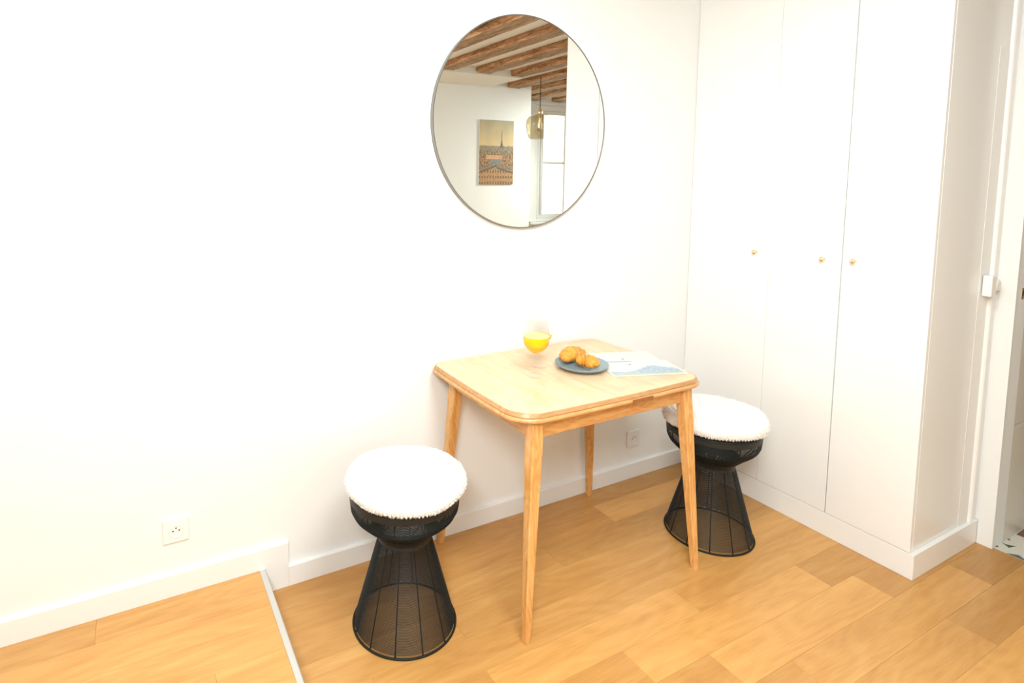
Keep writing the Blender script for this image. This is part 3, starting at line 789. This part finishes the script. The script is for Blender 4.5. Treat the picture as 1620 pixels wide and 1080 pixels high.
# ------------------------------------------------------------------ things seen in the mirror
# city print
def city(u, v):
    return mixc(city_ink(u, v), lin((232, 224, 206)), 0.38)
def city_ink(u, v):
    # u along +x, v up; skyline at v~0.62
    sky_t, sky_b = lin((206, 202, 184)), lin((240, 222, 188))
    n = noise.noise(Vector((u * 6, v * 6, 1))); n2 = noise.noise(Vector((u * 30, v * 34, 2)))
    # lattice tower
    tx = 0.645; base, top = 0.56, 0.845
    if base < v < top:
        f = (v - base) / (top - base)
        hw = 0.055 * (1 - f) ** 3.2 + 0.006
        arch = f < 0.10 and abs(u - tx) < 0.024
        if abs(u - tx) < hw and not arch: return lin((104, 96, 86))
    if v > 0.60 + 0.012 * n2: return mixc(sky_b, sky_t, (v - 0.62) / 0.38 + 0.25 * n)
    if v > 0.53: return mixc(lin((150, 152, 146)), lin((190, 180, 160)), 0.5 + 1.4 * n2)
    if v > 0.46: return mixc(lin((120, 104, 84)), lin((202, 176, 140)), 0.5 + 1.6 * n2)
    if v > 0.39 and 0.2 < u < 0.68: return mixc(lin((232, 196, 164)), lin((210, 168, 136)), 0.5 + n)
    if v > 0.30:
        if 0.3 < u < 0.62: return mixc(lin((128, 140, 152)), lin((170, 176, 180)), 0.5 + n2)
        return mixc(lin((120, 84, 64)), lin((216, 176, 136)), 0.5 + 1.7 * n2)
    # front buildings with windows
    line = 0.26 - 0.16 * (u - 0.5) if u > 0.5 else 0.18 + 0.22 * u
    if abs(v - line) < 0.010: return lin((96, 78, 60))
    if v < line:
        wn = (int(u * 26) % 2 == 0) and (int(v * 22) % 2 == 0)
        return lin((136, 108, 82)) if wn else mixc(lin((222, 186, 140)), lin((186, 146, 104)), 0.4 + n2)
    return mixc(lin((132, 128, 118)), lin((190, 160, 128)), 0.5 + 1.5 * n2)
pc = empty('picture', (3.652, -3.4495, 1.428), 'tall unframed city skyline print with a lattice tower, reflected in the mirror', 'picture')
pp = print_panel('print_sheet', 0.452, 0.706, city, pc, 90, 140, 0.012)
pp.location = (-0.226, 0, 0); pp.rotation_euler = (PI / 2, 0, 0)
# rotate gives -y facing; flip so that the printed side looks into the room (+y)
me = pp.data
for v in me.vertices: v.co = Vector((v.co.x, v.co.y, -v.co.z))
me.flip_normals()

# pendant lamp
pn = empty('pendant_lamp', (3.65, -2.68, 1.86), 'pendant lamp with a smoked glass tulip shade on a dark cord, reflected in the mirror', 'lamp')
bm = bmesh.new()
po = [(0.098, 0.030), (0.108, 0.040), (0.128, 0.10), (0.138, 0.16), (0.134, 0.21), (0.112, 0.245), (0.070, 0.262), (0.030, 0.268), (0.022, 0.275)]
pi_ = [(r - 0.004, z - 0.002) for r, z in reversed(po)]
lathe(bm, po + pi_, 48, closed=True); obj('shade', bm, MT['smoke'], pn, True)
bm = bmesh.new(); lathe(bm, [(0, 0.225), (0.017, 0.225), (0.019, 0.262), (0.024, 0.270), (0.024, 0.290), (0.016, 0.315), (0.006, 0.330), (0, 0.330)], 28); obj('socket', bm, MT['brass'], pn, True, 0.7)
bm = bmesh.new(); lathe(bm, [(0, 0.10), (0.018, 0.105), (0.030, 0.13), (0.032, 0.155), (0.024, 0.185), (0.015, 0.21), (0.013, 0.2245), (0, 0.2245)], 28); obj('bulb', bm, MT['bulb'], pn, True)
bm = bmesh.new(); tube(bm, [(0, 0, 0.329), (0, 0, 0.635)], 0.0035, 8); obj('cord', bm, MT['cord'], pn)

# window with its casements
wn = bpy.data.objects.new('window_1', None); COL.objects.link(wn); wn.location = (5.16, -4.14, 0.93); struct(wn)
def wp(name, x0, x1, y0, y1, z0, z1, m, bev=0.003, parent=None):
    bm = bmesh.new(); bx(bm, x0 - 5.16, x1 - 5.16, y0 + 4.14, y1 + 4.14, z0 - 0.93, z1 - 0.93, bev)
    return obj(name, bm, m, parent or wn)
for b in ((4.702, 4.76, 0.932, 2.438), (5.56, 5.618, 0.932, 2.438), (4.7605, 5.5595, 2.37, 2.438), (4.7605, 5.5595, 0.932, 0.975)):
    wp('frame', b[0], b[1], -4.20, -4.13, b[2], b[3], MT['trim'])
for xa, xb in ((4.762, 5.238), (5.242, 5.558)):
    sl = 0.085 if xa < 5 else 0.05
    for b in ((xa, xa + sl, 0.977, 2.368), (xb - 0.05, xb, 0.977, 2.368), (xa + sl, xb - 0.05, 2.32, 2.368), (xa + sl, xb - 0.05, 0.977, 1.03), (xa + sl, xb - 0.05, 1.685, 1.715)):
        wp('sash', b[0], b[1], -4.175, -4.125, b[2], b[3], MT['trim'], 0.004)
    wp('pane', xa + sl - 0.01, xb - 0.045, -4.152, -4.148, 1.025, 2.325, MT['glass'], 0)
wp('sill', 4.66, 5.66, -4.1395, -4.06, 0.90, 0.929, MT['trim'])
wp('casing', 4.615, 4.6995, -4.1395, -4.118, 0.93, 2.49, MT['trim'])
wp('casing', 5.6205, 5.705, -4.1395, -4.118, 0.93, 2.49, MT['trim'])
wp('casing', 4.70, 5.62, -4.1395, -4.118, 2.4405, 2.49, MT['trim'])
bm = bmesh.new(); tube(bm, [(-0.36 + 0.0, 0.028, 0.10), (-0.36, 0.028, 1.38)], 0.008, 10); obj('locking_rod', bm, MT['trim'], wn, True)
